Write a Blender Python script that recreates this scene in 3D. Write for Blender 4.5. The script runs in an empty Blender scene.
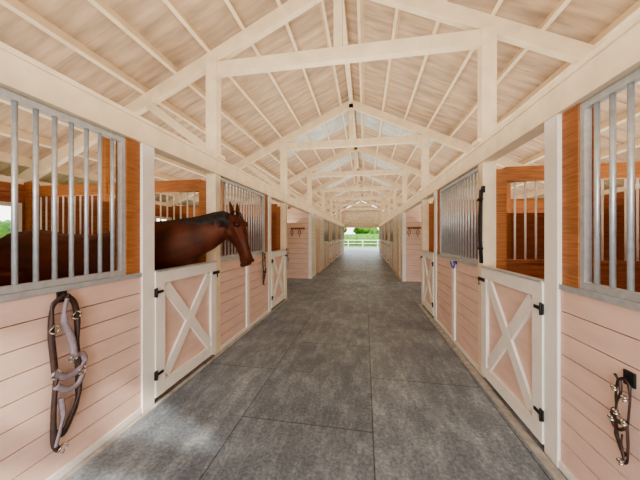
import bpy, bmesh, math, random
from mathutils import Vector, Matrix
random.seed(4)
scene = bpy.context.scene
col = scene.collection

# ------------------------------------------------------------------ layout
H = 1.75
XL, XR = -2.18, 1.45
XC = (XL + XR) / 2
SD = 3.6                      # stall depth
XLO, XRO = XL - SD, XR + SD
RAIL = 1.37
PLATE0, PLATE1 = 2.67, 2.87
BAY = 3.45
Y0 = 0.15
YF = Y0 - BAY                 # front end of barn
YCROSS0 = Y0 + 2 * BAY        # 7.05
YCROSS1 = Y0 + 3 * BAY        # 10.5
YEND = YCROSS1 + 5 * BAY      # 27.75
SL = 0.47
RB = 5.17                     # rafter bottom at ridge
def roofz(x): return RB - SL * abs(x - XC)

# ------------------------------------------------------------------ materials
def mat(name, c, rough=0.6, metal=0.0, var=0.12, scale=6.0, bump=0.05, stretch=(1, 1, 1), c2=None, bscale=None):
    m = bpy.data.materials.new(name); m.use_nodes = True
    nt = m.node_tree; b = nt.nodes["Principled BSDF"]
    b.inputs["Roughness"].default_value = rough
    b.inputs["Metallic"].default_value = metal
    tc = nt.nodes.new("ShaderNodeTexCoord")
    mp = nt.nodes.new("ShaderNodeMapping"); mp.inputs["Scale"].default_value = stretch
    nt.links.new(tc.outputs["Object"], mp.inputs["Vector"])
    n = nt.nodes.new("ShaderNodeTexNoise"); n.inputs["Scale"].default_value = scale
    n.inputs["Detail"].default_value = 6
    nt.links.new(mp.outputs["Vector"], n.inputs["Vector"])
    r = nt.nodes.new("ShaderNodeValToRGB")
    r.color_ramp.elements[0].position = 0.3; r.color_ramp.elements[1].position = 0.7
    a = c2 if c2 else tuple(x * (1 - var) for x in c)
    r.color_ramp.elements[0].color = (*a, 1)
    r.color_ramp.elements[1].color = (*[min(1, x * (1 + var * 0.4)) for x in c], 1)
    nt.links.new(n.outputs["Fac"], r.inputs["Fac"])
    nt.links.new(r.outputs["Color"], b.inputs["Base Color"])
    if bump:
        bp = nt.nodes.new("ShaderNodeBump"); bp.inputs["Strength"].default_value = bump
        bp.inputs["Distance"].default_value = 0.02
        nt.links.new(n.outputs["Fac"], bp.inputs["Height"])
        nt.links.new(bp.outputs["Normal"], b.inputs["Normal"])
    return m

M_PINK = mat("pink_paint", (0.80, 0.575, 0.485), 0.5, var=0.10, scale=3, bump=0.04, stretch=(1, 1, 4))
M_WHITE = mat("white_paint", (0.87, 0.83, 0.77), 0.5, var=0.06, scale=5)
M_CREAM = mat("cream_timber_paint", (0.86, 0.72, 0.53), 0.6, var=0.12, scale=5)
M_DECK = mat("cream_roof_deck", (0.62, 0.47, 0.34), 0.65, var=0.34, scale=2.2, bump=0.1, stretch=(.6, 4, 1))
M_WOOD = mat("stained_pine", (0.42, 0.165, 0.055), 0.55, var=0.4, scale=5, bump=0.15, stretch=(1, 1, 14))
M_WOODH = mat("pine_boards", (0.36, 0.125, 0.055), 0.5, var=0.45, scale=4, bump=0.15, stretch=(1, 1, 12))
M_DARK = mat("dark_gap", (0.16, 0.07, 0.05), 0.9, bump=0)
M_GALV = mat("galvanised_steel", (0.60, 0.64, 0.68), 0.38, metal=0.55, var=0.15, scale=20, bump=0.03)
M_BLACK = mat("black_iron", (0.03, 0.03, 0.032), 0.45, metal=0.4, bump=0)
M_LEATHER = mat("dark_leather", (0.055, 0.028, 0.02), 0.45, var=0.4, scale=30)
M_PAD = mat("mauve_padding", (0.30, 0.24, 0.27), 0.8, var=0.2, scale=40)
M_GREY = mat("grey_webbing", (0.42, 0.42, 0.42), 0.8, var=0.25, scale=40)
M_STEEL = mat("nickel_hardware", (0.6, 0.58, 0.52), 0.25, metal=1.0, bump=0)
M_CONC = mat("concrete_curb", (0.46, 0.43, 0.39), 0.85, var=0.3, scale=12, bump=0.2)
M_DIRT = mat("stall_shavings", (0.50, 0.34, 0.2), 0.95, var=0.4, scale=25, bump=0.4)
M_GRASS = mat("grass", (0.11, 0.20, 0.03), 0.95, var=0.4, scale=3, bump=0.3)
M_GRAVEL = mat("pale_gravel", (0.34, 0.30, 0.24), 0.95, var=0.2, scale=30, bump=0.3)
M_LEAF = mat("foliage", (0.12, 0.26, 0.03), 0.8, var=0.6, scale=5, bump=0.5)
M_BARK = mat("bark", (0.16, 0.10, 0.06), 0.9, var=0.3)
M_SKYL = mat("fibreglass_skylight", (0.60, 0.66, 0.66), 0.4, var=0.25, scale=4)
M_BLUE = mat("blue_strap", (0.10, 0.13, 0.45), 0.6)
M_RED = mat("red_strap", (0.35, 0.06, 0.05), 0.6)

def floor_mat():
    m = bpy.data.materials.new("rubber_matting"); m.use_nodes = True
    nt = m.node_tree; b = nt.nodes["Principled BSDF"]; L = nt.links
    tc = nt.nodes.new("ShaderNodeTexCoord")
    mp = nt.nodes.new("ShaderNodeMapping")
    mp.inputs["Rotation"].default_value = (0, 0, math.radians(90))
    mp.inputs["Location"].default_value = (0.55, 1.17 + 1.24 * 3 + 0.0, 0)
    L.new(tc.outputs["Object"], mp.inputs["Vector"])
    br = nt.nodes.new("ShaderNodeTexBrick")
    br.inputs["Scale"].default_value = 1.0
    br.inputs["Brick Width"].default_value = 1.83
    br.inputs["Row Height"].default_value = 1.24
    br.inputs["Mortar Size"].default_value = 0.006
    br.inputs["Mortar Smooth"].default_value = 0.4
    br.inputs["Color1"].default_value = (0.145, 0.172, 0.20, 1)
    br.inputs["Color2"].default_value = (0.20, 0.235, 0.265, 1)
    br.inputs["Mortar"].default_value = (0.05, 0.055, 0.06, 1)
    br.inputs["Bias"].default_value = 0.0
    L.new(mp.outputs["Vector"], br.inputs["Vector"])
    def ramp(scale, det, rough, p0, c0, p1, c1, stretch=None):
        n = nt.nodes.new("ShaderNodeTexNoise"); n.inputs["Scale"].default_value = scale; n.inputs["Detail"].default_value = det
        n.inputs["Roughness"].default_value = rough
        if stretch:
            q = nt.nodes.new("ShaderNodeMapping"); q.inputs["Scale"].default_value = stretch
            L.new(tc.outputs["Object"], q.inputs["Vector"]); L.new(q.outputs["Vector"], n.inputs["Vector"])
        else: L.new(tc.outputs["Object"], n.inputs["Vector"])
        r = nt.nodes.new("ShaderNodeValToRGB")
        r.color_ramp.elements[0].position = p0; r.color_ramp.elements[0].color = (*c0, 1)
        r.color_ramp.elements[1].position = p1; r.color_ramp.elements[1].color = (*c1, 1)
        L.new(n.outputs["Fac"], r.inputs["Fac"]); return n, r
    cur = br.outputs["Color"]
    n1, r1 = ramp(0.9, 12, .7, .35, (.72,.72,.75), .68, (1.4,1.38,1.34))
    n2, r2 = ramp(38, 8, .6, .38, (.74,.74,.74), .62, (1.2,1.2,1.2))
    n3, r3 = ramp(6, 12, .8, .47, (.90,.90,.90), .64, (1.7,1.66,1.6), (1.0, .35, 1))
    for r in (r1, r2, r3):
        mx = nt.nodes.new("ShaderNodeMix"); mx.data_type = 'RGBA'; mx.blend_type = 'MULTIPLY'; mx.inputs[0].default_value = 1
        L.new(cur, mx.inputs[6]); L.new(r.outputs["Color"], mx.inputs[7]); cur = mx.outputs[2]
    L.new(cur, b.inputs["Base Color"])
    b.inputs["Roughness"].default_value = 0.45
    bp = nt.nodes.new("ShaderNodeBump"); bp.inputs["Strength"].default_value = 0.25; bp.inputs["Distance"].default_value = 0.01
    L.new(n2.outputs["Fac"], bp.inputs["Height"]); L.new(bp.outputs["Normal"], b.inputs["Normal"])
    return m
M_FLOOR = floor_mat()

# ------------------------------------------------------------------ mesh builder
class MB:
    def __init__(s, name):
        s.name = name; s.bm = bmesh.new(); s.mats = []
    def mi(s, m):
        if m not in s.mats: s.mats.append(m)
        return s.mats.index(m)
    def box(s, a, b, m):
        x0, x1 = sorted((a[0], b[0])); y0, y1 = sorted((a[1], b[1])); z0, z1 = sorted((a[2], b[2]))
        v = [s.bm.verts.new(p) for p in ((x0,y0,z0),(x1,y0,z0),(x1,y1,z0),(x0,y1,z0),(x0,y0,z1),(x1,y0,z1),(x1,y1,z1),(x0,y1,z1))]
        k = s.mi(m)
        for f in ((3,2,1,0),(4,5,6,7),(0,1,5,4),(1,2,6,5),(2,3,7,6),(3,0,4,7)):
            s.bm.faces.new([v[i] for i in f]).material_index = k
    def beam(s, p, q, w, h, m, up=(0, 0, 1)):
        p = Vector(p); q = Vector(q); d = (q - p).normalized(); up = Vector(up)
        sd = d.cross(up)
        if sd.length < 1e-4: sd = Vector((1, 0, 0))
        sd.normalize(); u = sd.cross(d).normalized()
        k = s.mi(m); vs = []
        for c in (p, q):
            for a, b in ((-1,-1),(1,-1),(1,1),(-1,1)):
                vs.append(s.bm.verts.new(c + sd * a * w / 2 + u * b * h / 2))
        for f in ((0,1,2,3),(7,6,5,4),(0,4,5,1),(1,5,6,2),(2,6,7,3),(3,7,4,0)):
            s.bm.faces.new([vs[i] for i in f]).material_index = k
    def tube(s, pts, r, m, n=8, closed=False, flat=1.0, smooth=True):
        pts = [Vector(p) for p in pts]; k = s.mi(m); rings = []
        N = len(pts); ref = Vector((0.13, 0.07, 1)).normalized()
        rr = r if isinstance(r, (list, tuple)) else [r] * N
        for i, p in enumerate(pts):
            if closed: d = pts[(i + 1) % N] - pts[i - 1]
            else: d = pts[min(i + 1, N - 1)] - pts[max(i - 1, 0)]
            d.normalize(); a = d.cross(ref)
            if a.length < 0.05: a = d.cross(Vector((1, 0, 0)))
            a.normalize(); b = d.cross(a).normalized()
            rings.append([s.bm.verts.new(p + a * math.cos(t) * rr[i] + b * math.sin(t) * rr[i] * flat) for t in [2 * math.pi * j / n for j in range(n)]])
        M = N if closed else N - 1
        for i in range(M):
            A = rings[i]; B = rings[(i + 1) % N]
            for j in range(n):
                f = s.bm.faces.new((A[j], A[(j + 1) % n], B[(j + 1) % n], B[j])); f.material_index = k; f.smooth = smooth
        if not closed:
            s.bm.faces.new(rings[0][::-1]).material_index = k; s.bm.faces.new(rings[-1]).material_index = k
    def loft(s, secs, m, n=20):
        k = s.mi(m); rings = []
        for c, e1, a, e2, b in secs:
            c = Vector(c)
            rings.append([s.bm.verts.new(c + Vector(e1) * a * math.cos(2*math.pi*j/n) + Vector(e2) * b * math.sin(2*math.pi*j/n)) for j in range(n)])
        for A, B in zip(rings, rings[1:]):
            for j in range(n):
                f = s.bm.faces.new((A[j], A[(j + 1) % n], B[(j + 1) % n], B[j])); f.material_index = k; f.smooth = True
        s.bm.faces.new(rings[0][::-1]).material_index = k; s.bm.faces.new(rings[-1]).material_index = k
    def ball(s, c, r, m, sc=(1, 1, 1)):
        k = s.mi(m)
        res = bmesh.ops.create_icosphere(s.bm, subdivisions=2, radius=r, matrix=Matrix.Translation(c) @ Matrix.Diagonal((*sc, 1)))
        for f in {f for v in res['verts'] for f in v.link_faces}: f.material_index = k; f.smooth = True
    def done(s, bevel=0.0, parent=None):
        bmesh.ops.recalc_face_normals(s.bm, faces=s.bm.faces[:])
        me = bpy.data.meshes.new(s.name); s.bm.to_mesh(me); s.bm.free()
        for m in s.mats: me.materials.append(m)
        o = bpy.data.objects.new(s.name, me); col.objects.link(o)
        if bevel:
            b = o.modifiers.new("bevel", 'BEVEL'); b.width = bevel; b.segments = 2; b.limit_method = 'ANGLE'
        if parent: o.parent = parent
        return o

# ------------------------------------------------------------------ ground, floor
g = MB("ground_outside"); g.box((-90, -60, -0.35), (90, 120, -0.06), M_GRASS); g.done()
for a, b in (((XC - 3.2, YEND + 0.05, -0.059), (XC + 3.2, 43, -0.02)), ((-11, YCROSS0 + .1, -0.059), (XLO - 0.3, YCROSS1 - .1, -0.02)),
             ((XRO + 0.3, YCROSS0 + .1, -0.059), (11, YCROSS1 - .1, -0.02)), ((-8, -20, -0.059), (8, YF - 0.05, -0.02))):
    g = MB("gravel_path"); g.box(a, b, M_GRAVEL); g.done()
g = MB("floor"); g.box((XL - 0.02, YF, -0.059), (XR + 0.02, YEND, 0.0), M_FLOOR)
for a, b in ((XLO - .2, XL - 0.021), (XR + 0.021, XRO + .2)):
    g.box((a, YCROSS0 + .07, -0.059), (b, YCROSS1 - .07, 0.0), M_FLOOR)
    g.box((a, YF, -0.059), (b, YCROSS0 + .069, -0.002), M_DIRT)
    g.box((a, YCROSS1 - .069, -0.059), (b, YEND, -0.002), M_DIRT)
for ya, yb in ((YF, YCROSS0), (YCROSS1, YEND)):
    g.box((XR - .11, ya, 0.0), (XR - .037, yb, 0.014), M_CONC)
    g.box((XL + .037, ya, 0.0), (XL + .075, yb, 0.014), M_CONC)
g.done()

# ------------------------------------------------------------------ siding helper
def siding(mb, axis, pos, sgn, a0, a1, z0, z1, m, bh=0.165, t=0.025, gap=0.007, core=0.05):
    def bx(p0, p1, u0, u1, w0, w1, mm):
        if axis == 'x': mb.box((p0, u0, w0), (p1, u1, w1), mm)
        else: mb.box((u0, p0, w0), (u1, p1, w1), mm)
    bx(pos - sgn * t, pos - sgn * (t + core), a0, a1, z0, z1, M_DARK)
    n = max(1, round((z1 - z0) / bh)); h = (z1 - z0) / n
    for side in (0, 1):
        p0 = pos if side == 0 else pos - sgn * (2 * t + core)
        p1 = pos - sgn * t if side == 0 else pos - sgn * (t + core)
        for i in range(n):
            bx(p0, p1, a0, a1, z0 + i * h + gap / 2, z0 + (i + 1) * h - gap / 2, m if side == 0 else M_WOODH)

# ------------------------------------------------------------------ stall fronts
def hinge(mb, x, sgn, y, z, dirn):
    mb.box((x, y - 0.02, z - 0.045), (x + sgn * 0.012, y + 0.02, z + 0.045), M_BLACK)
    mb.box((x, y, z - 0.014), (x + sgn * 0.010, y + dirn * 0.10, z + 0.014), M_BLACK)
    mb.tube([(x + sgn * 0.014, y, z - 0.05), (x + sgn * 0.014, y, z + 0.05)], 0.010, M_BLACK)

def dutch_door(side, y0, y1):
    x = XL if side < 0 else XR
    s = 1 if side < 0 else -1      # direction towards aisle
    mb = MB("dutch_door")
    xf = x + s * 0.035; xb = x - s * 0.02
    z0, z1 = 0.06, RAIL + 0.0
    mb.box((x, y0 + .08, z0 + .08), (x - s * 0.02, y1 - .08, z1 - .08), M_PINK)
    w = 0.13
    mb.box((xb, y0, z0), (xf, y0 + w, z1), M_WHITE); mb.box((xb, y1 - w, z0), (xf, y1, z1), M_WHITE)
    mb.box((xb, y0 + w, z0), (xf - s*.002, y1 - w, z0 + w), M_WHITE); mb.box((xb, y0 + w, z1 - w), (xf - s*.002, y1 - w, z1), M_WHITE)
    a0, a1, b0, b1 = y0 + w - .01, y1 - w + .01, z0 + w - .01, z1 - w + .01
    cx = x + s * 0.013
    mb.beam((cx, a0 + .04, b0 + .05), (cx, a1 - .04, b1 - .05), 0.026, 0.12, M_WHITE, up=(0, -1, 1))
    mb.beam((cx - s*.002, a0 + .04, b1 - .05), (cx - s*.002, a1 - .04, b0 + .05), 0.026, 0.12, M_WHITE, up=(0, 1, 1))
    mb.box((x - s * 0.035, y0, z1), (x + s * 0.045, y1, z1 + 0.015), M_GALV)
    for z in (0.30, 1.16): hinge(mb, xf, s, y0 - 0.005, z, 1)
    mb.box((xf, y1 - 0.10, 1.20), (xf + s * 0.015, y1 + 0.06, 1.24), M_BLACK)
    mb.tube([(xf + s * .02, y1 - .06, 1.22), (xf + s * .05, y1 - .06, 1.22), (xf + s * .05, y1 - .06, 1.16)], 0.009, M_BLACK)
    return mb.done(bevel=0.004)

def grille(side, y0, y1, z0=RAIL + .02, z1=PLATE0 - .01):
    x = (XL - 0.04) if side < 0 else (XR + 0.04)
    mb = MB("bar_grille")
    mb.box((x - .022, y0, z0), (x + .022, y1, z0 + .045), M_GALV)
    mb.box((x - .022, y0, z1 - .045), (x + .022, y1, z1), M_GALV)
    mb.box((x - .022, y0, z0 + .045), (x + .022, y0 + .04, z1 - .045), M_GALV)
    mb.box((x - .022, y1 - .04, z0 + .045), (x + .022, y1, z1 - .045), M_GALV)
    n = round((y1 - y0) / 0.108)
    for i in range(1, n):
        y = y0 + (y1 - y0) * i / n
        mb.tube([(x, y, z0 + .04), (x, y, z1 - .04)], 0.0155, M_GALV, n=10)
    return mb.done()

walls = {-1: MB("wall_left"), 1: MB("wall_right")}
outer = {-1: MB("wall_left_outer"), 1: MB("wall_right_outer")}

def partition(side, y, solid=False, name="wood_partition"):
    xa = (XL - 0.26) if side < 0 else (XR + 0.26)
    xb = XLO + .10 if side < 0 else XRO - .10
    mb = MB(name); s = -1 if side < 0 else 1
    top = PLATE0 - .02 if solid else 1.42
    n = round(top / 0.19); h = top / n
    for i in range(n):
        mb.box((xa, y - .025, i * h + .005), (xb, y + .025, (i + 1) * h - .003), M_WOODH)
    mb.box((xa, y - .015, 0), (xb, y + .015, top), M_DARK)
    if not solid:
        mb.box((xa, y - .045, top), (xb, y + .045, top + .04), M_WOODH)
        zt = 2.42
        k = int(abs(xb - xa) / 0.115)
        for i in range(1, k):
            xx = xa + (xb - xa) * i / k
            mb.tube([(xx, y, top + .03), (xx, y, zt)], 0.012, M_WHITE, n=8)
    mb.box((xa, y - .04, 2.42), (xb, y + .04, 2.60), M_WOOD)
    for f in (0.5, 0.97):
        xx = xa + (xb - xa) * f
        mb.box((xx, y - .07, 0), (xx + s * .12, y + .07, roofz(xx + s*.12)-.0), M_WOOD)
    return mb.done()

def stall(side, y0, y1):
    w = walls[side]; x = XL if side < 0 else XR; s = 1 if side < 0 else -1
    yd0, yd1 = y0 + 2.25, y0 + 3.38
    g1 = y0 + 1.95
    siding(w, 'x', x, s, y0 + .075, g1 + .15, 0.06, RAIL - 0.02, M_PINK)
    w.box((x - s * .09, y0 + .075, 0), (x + s * .012, g1 + .15, 0.06), M_WHITE)
    w.box((x - s * .095, y0 + .075, RAIL - .02), (x + s * .014, g1 + .15, RAIL + .018), M_GALV)
    if y0 > 3:
        w.box((x + s * .001, y0 + .95, 0.06), (x + s * .03, y0 + 1.06, RAIL - .02), M_WHITE)
    w.box((x - s * .13, g1 + .0, RAIL + .019), (x - s * .01, g1 + .15, PLATE0), M_WOOD)
    w.box((x - s * .10, g1 + .152, 0), (x + s * .02, yd0 - .004, PLATE0), M_WHITE)
    w.box((x - s * .14, yd1 + .012, 0), (x + s * .012, y1 + .074, PLATE0), M_CREAM)
    w.box((x - s * .25, y1 - .07, 0), (x - s * .141, y1 + .07, PLATE0 - .1), M_WOOD)
    dutch_door(side, yd0, yd1)
    grille(side, y0 + .077, g1 - .002)
    xo = XLO if side < 0 else XRO; so = 1 if side > 0 else -1
    o = outer[side]
    siding(o, 'x', xo, so, y0, y1, 0, 1.5, M_PINK)
    if side < 0:
        siding(o, 'x', xo, so, y0, y0 + 2.7, 1.5, 2.3, M_PINK); siding(o, 'x', xo, so, y1 - .12, y1, 1.5, 2.3, M_PINK)
        for za, zb in ((1.5, 1.56), (2.24, 2.3)): o.box((xo - .02, y0 + 2.7, za), (xo + .12, y1 - .12, zb), M_WHITE)
        for ya in (y0 + 2.7, y1 - .18): o.box((xo - .02, ya, 1.56), (xo + .12, ya + .06, 2.24), M_WHITE)
    else:
        siding(o, 'x', xo, so, y0, y1, 1.5, 2.3, M_PINK)
    siding(o, 'x', xo, so, y0, y1, 2.3, 2.62, M_PINK)

for sd in (-1, 1):
    for k in (-1, 0, 1):
        stall(sd, Y0 + k * BAY, Y0 + (k + 1) * BAY)
    for k in (4, 5, 6, 7):
        stall(sd, Y0 + k * BAY, Y0 + (k + 1) * BAY)
    for k in (0, 1, 5, 6, 7): partition(sd, Y0 + k * BAY)
    partition(sd, YCROSS0, solid=True, name="solid_wood_partition")
    partition(sd, YCROSS1 + BAY, solid=True, name="solid_wood_partition")
    x = XL if sd < 0 else XR; s = 1 if sd < 0 else -1
    w = walls[sd]
    w.box((x - s * .12, YF, PLATE0), (x + s * .03, YEND, PLATE1), M_CREAM)
    w.box((x - s * .15, YF, PLATE1), (x + s * .05, YEND, PLATE1 + .035), M_CREAM)
    y0, y1 = YCROSS1, YCROSS1 + BAY
    siding(w, 'x', x, s, y0, y1, 0, PLATE0, M_WHITE)
    siding(w, 'x', x - s * SD, -s, y0, y1, 0, 2.62, M_PINK)
    w.box((x - s*.1, y0 - .02, 0), (x + s * .03, y0 + .12, PLATE0), M_WHITE)
    for yy in (y0 + .9, y0 + 1.9, y1 - .1):
        w.box((x, yy, 0), (x + s * .03, yy + .1, PLATE0), M_CREAM)
    w.box((x + s*.001, y0 + 1.0, 0.02), (x + s * .02, y0 + 1.9, 2.1), M_PINK)
    xo = x - s * SD
    a, b = sorted((x - s * .1, xo))
    siding(w, 'y', y0, -1, a, b, 0, PLATE1, M_PINK, bh=0.2)
    siding(w, 'y', YF - 0.02, -1, a, b, 0, 2.6, M_PINK)
    siding(w, 'y', YEND + 0.1, 1, a, b, 0, 2.6, M_PINK)
    outer[sd].box((xo - .07, YF, 2.62 - .0), (xo + .07, YEND, 2.62 + .10), M_CREAM)
for sd in (-1, 1):
    walls[sd].done(); outer[sd].done()

g = MB("wall_end")
for i in range(14):
    z = 2.9 + i * 0.17
    if z + .17 > RB + .2: break
    hw = min((RB + .2 - z - .17) / SL, 5.4)
    g.box((XC - hw, YEND + .06, z), (XC + hw, YEND + .1, z + .165), M_CREAM)
g.box((XL - .1, YEND, 2.62), (XR + .1, YEND + .12, 2.9), M_CREAM)
g.done()

# ------------------------------------------------------------------ roof
def truss(y):
    mb = MB("roof_truss"); T = 0.09
    rh = 0.2; c = math.sqrt(1 + SL * SL)
    for s in (-1, 1):
        xe = XC + s * 5.95
        off = rh / 2 * c
        mb.beam((XC, y, RB + off), (xe, y, roofz(xe) + off), T, rh, M_CREAM)
        x = XL if s < 0 else XR
        xp = x + s * 0.06
        mb.box((xp - .085, y - .07, PLATE1 + .035), (xp + .085, y + .07, roofz(xp) + .05), M_CREAM)
        mb.box((xp - .14, y - .1, PLATE1 + .034), (xp + .14, y + .1, PLATE1 + .09), M_CREAM)
        xa = x + s * 1.15
        mb.beam((xp + s * .05, y, 3.02), (xa, y, roofz(xa) + .02), T * .8, .12, M_CREAM)
    mb.box((XL - .16, y - .05, 4.14), (XR + .16, y + .05, 4.33), M_CREAM)
    mb.box((XC - .06, y - .045, 4.33), (XC + .06, y + .045, RB + .1), M_CREAM)
    return mb.done(bevel=0.006)
for k in range(-1, 9):
    truss(Y0 + k * BAY - 0.0)

c = MB("ceiling")
PB = 0.2 * math.sqrt(1 + SL * SL)
DK = 0.15
for s in (-1, 1):
    d = 0.3
    while d < 6.0:
        x = XC + s * d
        z = roofz(x) + PB
        c.beam((x, YF - .5, z + DK/2), (x, YEND + .5, z + DK/2), 0.05, DK + .01, M_CREAM, up=(s * SL, 0, 1))
        d += 0.55
    z0 = RB + PB + DK; xe = XC + s * 6.15; z1 = roofz(xe) + PB + DK
    c.beam((XC, (YF + YEND) / 2, z0 + .02), (xe, (YF + YEND) / 2, z1 + .02), YEND - YF + 1.2, 0.03, M_DECK)
    y = YF
    while y < YEND:
        c.beam((XC + s * .05, y, z0 - .004), (xe, y, z1 - .004), 0.03, 0.02, M_DECK)
        y += 0.86
    for yy in (8.2, 12.2, 15.6, 19.0):
        c.beam((XC + s * .1, yy, z0 - SL * .1 - .012), (XC + s * 2.3, yy, z0 - SL * 2.3 - .012), 1.1, 0.01, M_SKYL)
c.box((XC - .05, YF - .5, RB + PB - .08), (XC + .05, YEND + .5, RB + PB + DK + .03), M_CREAM)
c.done()

# ------------------------------------------------------------------ horse
def coat(name, base, dark):
    m = bpy.data.materials.new(name); m.use_nodes = True
    nt = m.node_tree; b = nt.nodes["Principled BSDF"]; L = nt.links
    geo = nt.nodes.new("ShaderNodeNewGeometry"); sep = nt.nodes.new("ShaderNodeSeparateXYZ")
    L.new(geo.outputs["Position"], sep.inputs[0])
    mr = nt.nodes.new("ShaderNodeMapRange"); mr.inputs[1].default_value = 0.5; mr.inputs[2].default_value = 0.95
    L.new(sep.outputs["Z"], mr.inputs[0])
    n = nt.nodes.new("ShaderNodeTexNoise"); n.inputs["Scale"].default_value = 4.0; n.inputs["Detail"].default_value = 6
    L.new(geo.outputs["Position"], n.inputs["Vector"])
    r = nt.nodes.new("ShaderNodeValToRGB"); r.color_ramp.elements[0].position = .35; r.color_ramp.elements[1].position = .68
    r.color_ramp.elements[0].color = (*[x * .35 for x in base], 1); r.color_ramp.elements[1].color = (*base, 1)
    L.new(n.outputs["Fac"], r.inputs["Fac"])
    mx = nt.nodes.new("ShaderNodeMix"); mx.data_type = 'RGBA'
    L.new(mr.outputs[0], mx.inputs[0]); mx.inputs[6].default_value = (*dark, 1); L.new(r.outputs["Color"], mx.inputs[7])
    L.new(mx.outputs[2], b.inputs["Base Color"])
    b.inputs["Roughness"].default_value = 0.5
    b.inputs["Specular IOR Level"].default_value = 0.3
    b.inputs["Specular Tint"].default_value = (1.0, 0.7, 0.55, 1)
    nf = nt.nodes.new("ShaderNodeTexNoise"); nf.inputs["Scale"].default_value = 140
    L.new(geo.outputs["Position"], nf.inputs["Vector"])
    bp = nt.nodes.new("ShaderNodeBump"); bp.inputs["Strength"].default_value = 0.2; bp.inputs["Distance"].default_value = 0.004
    L.new(nf.outputs["Fac"], bp.inputs["Height"]); L.new(bp.outputs["Normal"], b.inputs["Normal"])
    return m
M_HAIR = mat("black_horse_hair", (0.010, 0.007, 0.006), 0.5, bump=0)
M_EYE = mat("horse_eye", (0.008, 0.005, 0.004), 0.08, bump=0)
M_MUZ = mat("muzzle_skin", (0.018, 0.012, 0.011), 0.5, bump=0)

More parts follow.
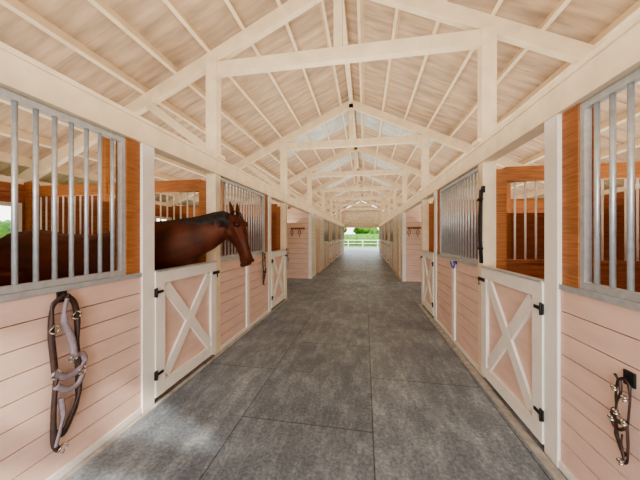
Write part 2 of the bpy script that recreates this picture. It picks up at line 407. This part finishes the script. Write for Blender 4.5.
def horse(name, origin, yaw, S, neck, hp, gyaw, alpha, coatm):
    root = bpy.data.objects.new(name, None); col.objects.link(root)
    U = Vector((math.cos(yaw), math.sin(yaw), 0)); V = Vector((-math.sin(yaw), math.cos(yaw), 0)); Z = Vector((0, 0, 1))
    O = Vector((origin[0], origin[1], 0))
    P = lambda u, v, z: O + U * u * S + V * v * S + Z * z * S
    mb = MB("body")
    body = [(-.93,1.38,.05,.08),(-.88,1.36,.17,.24),(-.74,1.375,.27,.35),(-.5,1.38,.305,.38),(-.2,1.33,.30,.375),(.1,1.30,.305,.40),(.36,1.33,.28,.43),(.56,1.36,.25,.40),(.74,1.38,.20,.31),(.84,1.40,.09,.16)]
    mb.loft([(P(u,0,z), V, w*S, Z, h*S) for u,z,w,h in body], coatm)
    secs = []
    for i, (p, a, w) in enumerate(neck):
        p = Vector(p); q = Vector(neck[min(i+1, len(neck)-1)][0]); o = Vector(neck[max(i-1,0)][0])
        d = (q - o).normalized(); sdv = d.cross(Z).normalized(); up = sdv.cross(d).normalized()
        secs.append((p, sdv, w, up, a))
    mb.loft(secs, coatm)
    gv = Vector((math.cos(gyaw), math.sin(gyaw), 0))
    h = gv * math.sin(alpha) - Z * math.cos(alpha); f = gv * math.cos(alpha) + Z * math.sin(alpha); sd = h.cross(f).normalized()
    hp = Vector(hp); LH = 0.64
    hs = [(-.06,-.05,.05,.05),(0,-.03,.105,.080),(.10,-.03,.150,.098),(.20,-.035,.168,.104),(.30,-.04,.168,.094),(.40,-.03,.142,.078),(.50,-.012,.112,.064),(.62,.0,.090,.054),(.74,.002,.082,.052),(.84,.0,.086,.062),(.93,-.008,.080,.062),(1.0,-.02,.045,.045)]
    mb.loft([(hp + h*t*LH + f*o, f, a, sd, b) for t,o,a,b in hs], coatm)
    for q in (-1, 1):
        mb.ball(hp + h*LH*.27 - f*.085 + sd*q*.050, .088, coatm, (1,.75,1))
        mb.ball(hp + h*LH*.19 + f*.07 + sd*q*.082, .036, coatm)
        mb.tube([hp + h*LH*.26 + f*.03 + sd*q*.088, hp + h*LH*.42 + f*.035 + sd*q*.070, hp + h*LH*.56 + f*.035 + sd*q*.05], [.018,.016,.008], coatm)
        mb.ball(hp + h*LH*.90 + f*.03 + sd*q*.045, .034, coatm)
    mb.ball(hp + h*LH*.95 - f*.078, .036, coatm)
    for q in (-1, 1):
        fr = [(.52,1.22,.17,.13),(.54,1.0,.125,.10),(.55,.78,.085,.075),(.55,.60,.062,.058),(.555,.52,.064,.06),(.55,.44,.048,.045),(.55,.28,.040,.036),(.555,.18,.052,.048),(.59,.11,.042,.042),(.61,.07,.055,.055),(.62,.005,.068,.065)]
        mb.loft([(P(u,q*.17,z), U, a*S, V, b*S) for u,z,a,b in fr], coatm)
        hd = [(-.55,1.30,.26,.17),(-.52,1.08,.21,.14),(-.50,.92,.155,.11),(-.57,.78,.105,.08),(-.67,.66,.07,.055),(-.72,.58,.075,.052),(-.715,.48,.052,.045),(-.70,.30,.044,.04),(-.695,.20,.055,.05),(-.66,.12,.044,.044),(-.64,.07,.056,.056),(-.63,.005,.070,.066)]
        mb.loft([(P(u,q*.17,z), U, a*S, V, b*S) for u,z,a,b in hd], coatm)
    o = mb.done(parent=root)
    rm = o.modifiers.new("remesh", 'REMESH'); rm.mode = 'VOXEL'; rm.voxel_size = 0.012; rm.use_smooth_shade = True
    sm = o.modifiers.new("smooth", 'SMOOTH'); sm.iterations = 7; sm.factor = 0.6
    e = MB("face_and_hair")
    for q in (-1, 1):
        e.ball(hp + h*LH*.215 + f*.078 + sd*q*.092, .026, M_EYE)
        e.tube([hp + h*LH*(.215-.05) + f*.055 + sd*q*.104, hp + h*LH*(.215-.055) + f*.085 + sd*q*.108, hp + h*LH*(.215-.03) + f*.11 + sd*q*.092], [.006,.010,.006], coatm)
        e.ball(hp + h*LH*.925 + f*.04 + sd*q*.064, .018, M_EYE, (.8,.8,1.3))
        e.tube([hp + h*LH*.80 - f*.045 + sd*q*.058, hp + h*LH*.88 - f*.048 + sd*q*.064, hp + h*LH*.98 - f*.045 + sd*q*.045], [.003,.006,.005], M_MUZ)
        b0 = hp - h*.02 + f*.035 + sd*q*.052; tip = b0 - h*.155 + f*.03 + sd*q*.025
        e.loft([(b0, f, .018, sd, .020), (b0.lerp(tip,.35) , f, .024, sd, .036), (b0.lerp(tip,.7), f, .015, sd, .024), (tip, f, .003, sd, .004)], coatm, n=10)
    for i in range(12):
        a0 = hp - h*.05 + f*.05 + sd*random.uniform(-.03,.03)
        e.tube([a0, a0 + f*.05 + h*.03, a0 + f*.06 + h*(.12+random.uniform(0,.06)) + sd*random.uniform(-.03,.03)], [.009,.008,.002], M_HAIR, n=5)
    cr = []
    for i, (p, a, w) in enumerate(neck):
        cr.append(Vector(secs[i][0]) + secs[i][3]*a*.96)
    cr.append(hp - h*.02)
    for i in range(260):
        t = i/259*(len(cr)-1-.6)+.6; k = min(int(t), len(cr)-2); p = cr[k].lerp(cr[k+1], t-k)
        d = (cr[k+1]-cr[k]).normalized(); s2 = d.cross(Z).normalized()
        L = random.uniform(.13,.20)
        e.tube([p - Z*.015, p + s2*.03 + Z*.004, p + s2*(.075+random.uniform(0,.012)) - Z*L*.4 + d*random.uniform(-.01,.01), p + s2*.10 - Z*L + d*random.uniform(-.02,.02)], [.010,.010,.008,.002], M_HAIR, n=5)
    for i in range(60):
        v = random.uniform(-.05,.05); L = random.uniform(.75,1.0)
        e.tube([P(-.90,v*.3,1.55), P(-.99,v,1.48), P(-1.03,v*1.3,1.2), P(-1.0+random.uniform(-.03,.03),v*1.2,1.5-L)], [.02,.02,.016,.004], M_HAIR, n=5)
    e.done(parent=root)
    return root

BAYC = coat("bay_coat", (0.095, 0.022, 0.010), (0.008, 0.006, 0.005))
horse("bay_horse", (-3.27, 2.60), math.radians(14), 1.04,
      [((-2.86,2.70,1.48),.36,.20), ((-2.55,2.80,1.59),.34,.18), ((-2.2,2.90,1.69),.27,.135), ((-1.94,2.98,1.79),.22,.11), ((-1.78,3.03,1.88),.18,.10), ((-1.68,3.06,1.94),.135,.09)],
      (-1.63, 3.06, 1.99), math.radians(-8), math.radians(20), BAYC)

# ------------------------------------------------------------------ tack
def wallpt(side, y, z, off=0.03):
    x = XL + off if side < 0 else XR - off
    return Vector((x, y, z))
def loop(side, cy, cz, ry, rz, off=.03, n=20, a0=0, a1=360):
    return [wallpt(side, cy + ry*math.cos(math.radians(a0+(a1-a0)*i/n)), cz + rz*math.sin(math.radians(a0+(a1-a0)*i/n)), off + .008*math.sin(i)) for i in range(n+1)]
def curve(side, pts, off=.03):
    P = [Vector((a, b)) for a, b in pts]; out = []
    for i in range(len(P)-1):
        p0 = P[max(i-1,0)]; p1 = P[i]; p2 = P[i+1]; p3 = P[min(i+2,len(P)-1)]
        for j in range(6):
            t = j/6
            q = .5*((2*p1)+(p2-p0)*t+(2*p0-5*p1+4*p2-p3)*t*t+(3*p1-p0-3*p2+p3)*t**3)
            out.append(wallpt(side, q.x, q.y, off))
    out.append(wallpt(side, P[-1].x, P[-1].y, off))
    return out
def halter(side, y, z, S=1.0, pad=M_PAD, name="hanging_halter", lea=M_LEATHER, o0=0.0):
    mb = MB(name)
    mb.box(wallpt(side, y-.03, z-.03, o0), wallpt(side, y+.03, z+.05, o0+.012), M_BLACK)
    mb.tube([wallpt(side, y, z+.02, o0+.01), wallpt(side, y, z, o0+.06), wallpt(side, y, z+.03, o0+.075)], .007, M_BLACK)
    c = lambda pts, off, m, w=.012: mb.tube(curve(side, [(y+a*S, z+b*S) for a, b in pts], off+o0), w*S, m, n=8, flat=1.6)
    c([(-.0,.02),(-.075,-.04),(-.085,-.22),(-.07,-.42),(-.06,-.55)], .035, lea)
    c([(.0,.02),(.055,-.05),(.075,-.2),(.07,-.38),(.085,-.55)], .045, lea)
    c([(.0,.0),(-.02,-.15),(.03,-.3),(.05,-.45)], .055, pad, .013)
    c([(-.075,-.50),(-.02,-.56),(.06,-.57),(.115,-.52),(.10,-.45),(.04,-.44)], .05, pad, .016)
    c([(-.07,-.60),(0,-.66),(.07,-.66),(.11,-.60)], .055, pad, .014)
    c([(-.06,-.55),(-.075,-.8),(-.07,-1.0),(-.04,-1.07)], .04, lea)
    c([(.09,-.60),(.08,-.78),(.03,-.9),(-.02,-.97),(-.05,-.93)], .04, lea, .015)
    c([(-.04,-.70),(-.03,-.85),(-.07,-1.02)], .055, pad, .011)
    for a, b in ((-.07,-.52),(.10,-.57),(.04,-.45),(-.03,-1.06),(-.08,-.2),(.06,-.14)):
        mb.tube(loop(side, y+a*S, z+b*S, .026*S, .028*S, .06+o0)[:-1], .006, M_STEEL, n=6, closed=True)
    return mb.done()
halter(-1, 1.56, 1.30, 1.0)
halter(-1, 5.35, 1.36, 0.62, M_LEATHER)
halter(-1, 7.055, 1.36, 0.5, M_GREY, name="grey_halter", lea=M_GREY, o0=.013)
halter(1, 1.72, 0.95, 0.42, M_LEATHER)
for sd, y, m in ((1, 4.55, M_BLUE), (-1, 4.62, M_LEATHER)):
    mb = MB("gate_latch_strap")
    mb.box(wallpt(sd, y-.05, 1.30, .0), wallpt(sd, y+.05, 1.345, .03), M_BLACK)
    mb.tube(curve(sd, [(y-.1,1.33),(y-.03,1.24),(y+.06,1.26),(y+.12,1.33)], .045), .013, m)
    mb.done()
mb = MB("hanging_lead_rope")
px = XR - 0.047; py = 3.50
mb.box((px+.034, py-.03, 2.28), (px+.01, py+.03, 2.36), M_BLACK)
for i in range(3):
    mb.tube([(px, py-.02+.02*i, 2.32), (px-.012, py-.03+.025*i, 2.0), (px-.01, py-.02+.02*i, 1.7), (px, py-.025+.02*i, 1.42)], .014, M_BLACK)
mb.tube([(px-.012, py-.05, 2.2), (px-.02, py, 2.2), (px-.012, py+.05, 2.2)], .02, M_BLACK)
mb.tube([(px-.012, py-.05, 1.6), (px-.02, py, 1.6), (px-.012, py+.05, 1.6)], .02, M_BLACK)
mb.done()
for sd in (-1, 1):
    mb = MB("tack_hook_rack")
    x = (XL - .55) if sd < 0 else (XR + .45); y = YCROSS1 - .002
    mb.box((x-.3, y-.03, 2.02), (x+.3, y, 2.10), M_WOOD)
    for i in range(4):
        xx = x-.24+i*.16
        mb.tube([(xx, y-.03, 2.06), (xx, y-.09, 2.04), (xx, y-.10, 2.09)], .008, M_BLACK)
        if i % 2 == 0:
            mb.tube([(xx, y-.07, 2.06), (xx-.05, y-.06, 1.9), (xx, y-.05, 1.72), (xx+.05, y-.06, 1.9)], .015, M_RED if i else M_LEATHER, closed=True)
    mb.done()

# ------------------------------------------------------------------ outside
f = MB("white_rail_fence")
for i in range(-10, 11):
    f.box((XC + i*2.4-.05, 43.93, -.06), (XC + i*2.4+.05, 44.07, 1.15), M_WHITE)
for z in (.5, 1.05): f.box((XC-24, 43.96, z-.05), (XC+24, 44.0, z+.05), M_WHITE)
f.done()
def tree(x, y, hgt, r):
    mb = MB("tree")
    mb.tube([(x,y,-.1),(x+.1,y,hgt*.3),(x,y+.1,hgt*.6)], [.25,.2,.1], M_BARK)
    for i in range(26):
        a = random.uniform(0, 6.28); q = random.uniform(0, r); z = hgt*.35 + random.uniform(0, hgt*.6)
        rr = random.uniform(.25,.45)*r
        k = len(mb.bm.verts)
        mb.ball((x+q*math.cos(a), y+q*math.sin(a), z), rr, M_LEAF, (1,1,.8))
        mb.bm.verts.ensure_lookup_table()
        for v in mb.bm.verts[k:]:
            v.co += Vector((random.uniform(-1,1),random.uniform(-1,1),random.uniform(-1,1)))*rr*.14
    mb.done()
for x, y, hg, r in ((-8,62,7,3.5),(0,64,6,3.5),(7,62,7,3.5),(-16,58,8,4),(15,60,8,4),(-16,6,6,3),(-18,-1,7,3.2),(-17,14,7,3.5),(17,2,6,3),(18,12,7,3.3)):
    tree(x, y, hg, r)
h = MB("hedge")
for i in range(60):
    h.ball((XC-14+i*.48, 52+random.uniform(-.3,.3), .9), .9, M_LEAF, (1,1,1.45))
h.done()
h = MB("hedge")
for i in range(70):
    h.ball((-22+random.uniform(-.3,.3), -8+i*.6, .9), 1.0, M_LEAF, (1,1,1.9))
h.done()

# ------------------------------------------------------------------ light
w = bpy.data.worlds.new("World"); scene.world = w; w.use_nodes = True
nt = w.node_tree; bg = nt.nodes["Background"]
tc = nt.nodes.new("ShaderNodeTexCoord"); sp = nt.nodes.new("ShaderNodeSeparateXYZ")
nt.links.new(tc.outputs["Generated"], sp.inputs[0])
r = nt.nodes.new("ShaderNodeValToRGB")
r.color_ramp.elements[0].position = 0.0; r.color_ramp.elements[0].color = (1.0, 0.97, 0.92, 1)
r.color_ramp.elements[1].position = 0.7; r.color_ramp.elements[1].color = (0.55, 0.74, 1.0, 1)
nt.links.new(sp.outputs["Z"], r.inputs["Fac"]); nt.links.new(r.outputs["Color"], bg.inputs["Color"])
bg.inputs["Strength"].default_value = 3.8

def sun(name, elev, azim, e, c, ang):
    l = bpy.data.lights.new(name, 'SUN'); l.energy = e; l.color = c; l.angle = math.radians(ang)
    o = bpy.data.objects.new(name, l); col.objects.link(o)
    d = Vector((math.cos(math.radians(elev))*math.cos(math.radians(azim)), math.cos(math.radians(elev))*math.sin(math.radians(azim)), math.sin(math.radians(elev))))
    o.rotation_euler = d.to_track_quat('Z', 'Y').to_euler()
sun("sun", 38, -70, 5, (1, 0.93, 0.82), 1.0)

def area(name, loc, sx, sy, e, c, rot):
    l = bpy.data.lights.new(name, 'AREA'); l.shape = 'RECTANGLE'; l.size = sx; l.size_y = sy; l.energy = e; l.color = c
    o = bpy.data.objects.new(name, l); col.objects.link(o); o.location = loc; o.rotation_euler = rot
WARM = (1.0, 0.91, 0.78)
up = (math.pi, 0, 0)
area("ceiling_fill_aisle", (XC, 12, 2.5), 2.6, 29, 420, WARM, up)  # added fill aimed up at the aisle ceiling; no real fixture
area("ceiling_fill_stalls_left", ((XL+XLO)/2, 12, 2.3), 2.4, 29, 330, WARM, up)  # added fill for the roof over the left stalls, no lamp there
area("ceiling_fill_stalls_right", ((XR+XRO)/2, 12, 2.3), 2.4, 29, 400, WARM, up)  # same added fill above the right stalls, no lamp there
area("entrance_fill", (XC, YF + .2, 2.0), 3.4, 3.4, 170, (1, .96, .90), (math.radians(90), 0, 0))  # added fill behind the camera, brightens the walls; not a barn lamp
try: scene.view_settings.look = 'AgX - Medium High Contrast'
except Exception: pass

# ------------------------------------------------------------------ camera
cam = bpy.data.cameras.new("camera"); co = bpy.data.objects.new("camera", cam); col.objects.link(co)
co.location = (0, 0, H); co.rotation_euler = (math.radians(90), 0, math.radians(9.75))
cam.sensor_width = 36; cam.lens = 262/640*36; cam.shift_y = -4/640; cam.clip_start = 0.05; cam.clip_end = 500
scene.camera = co
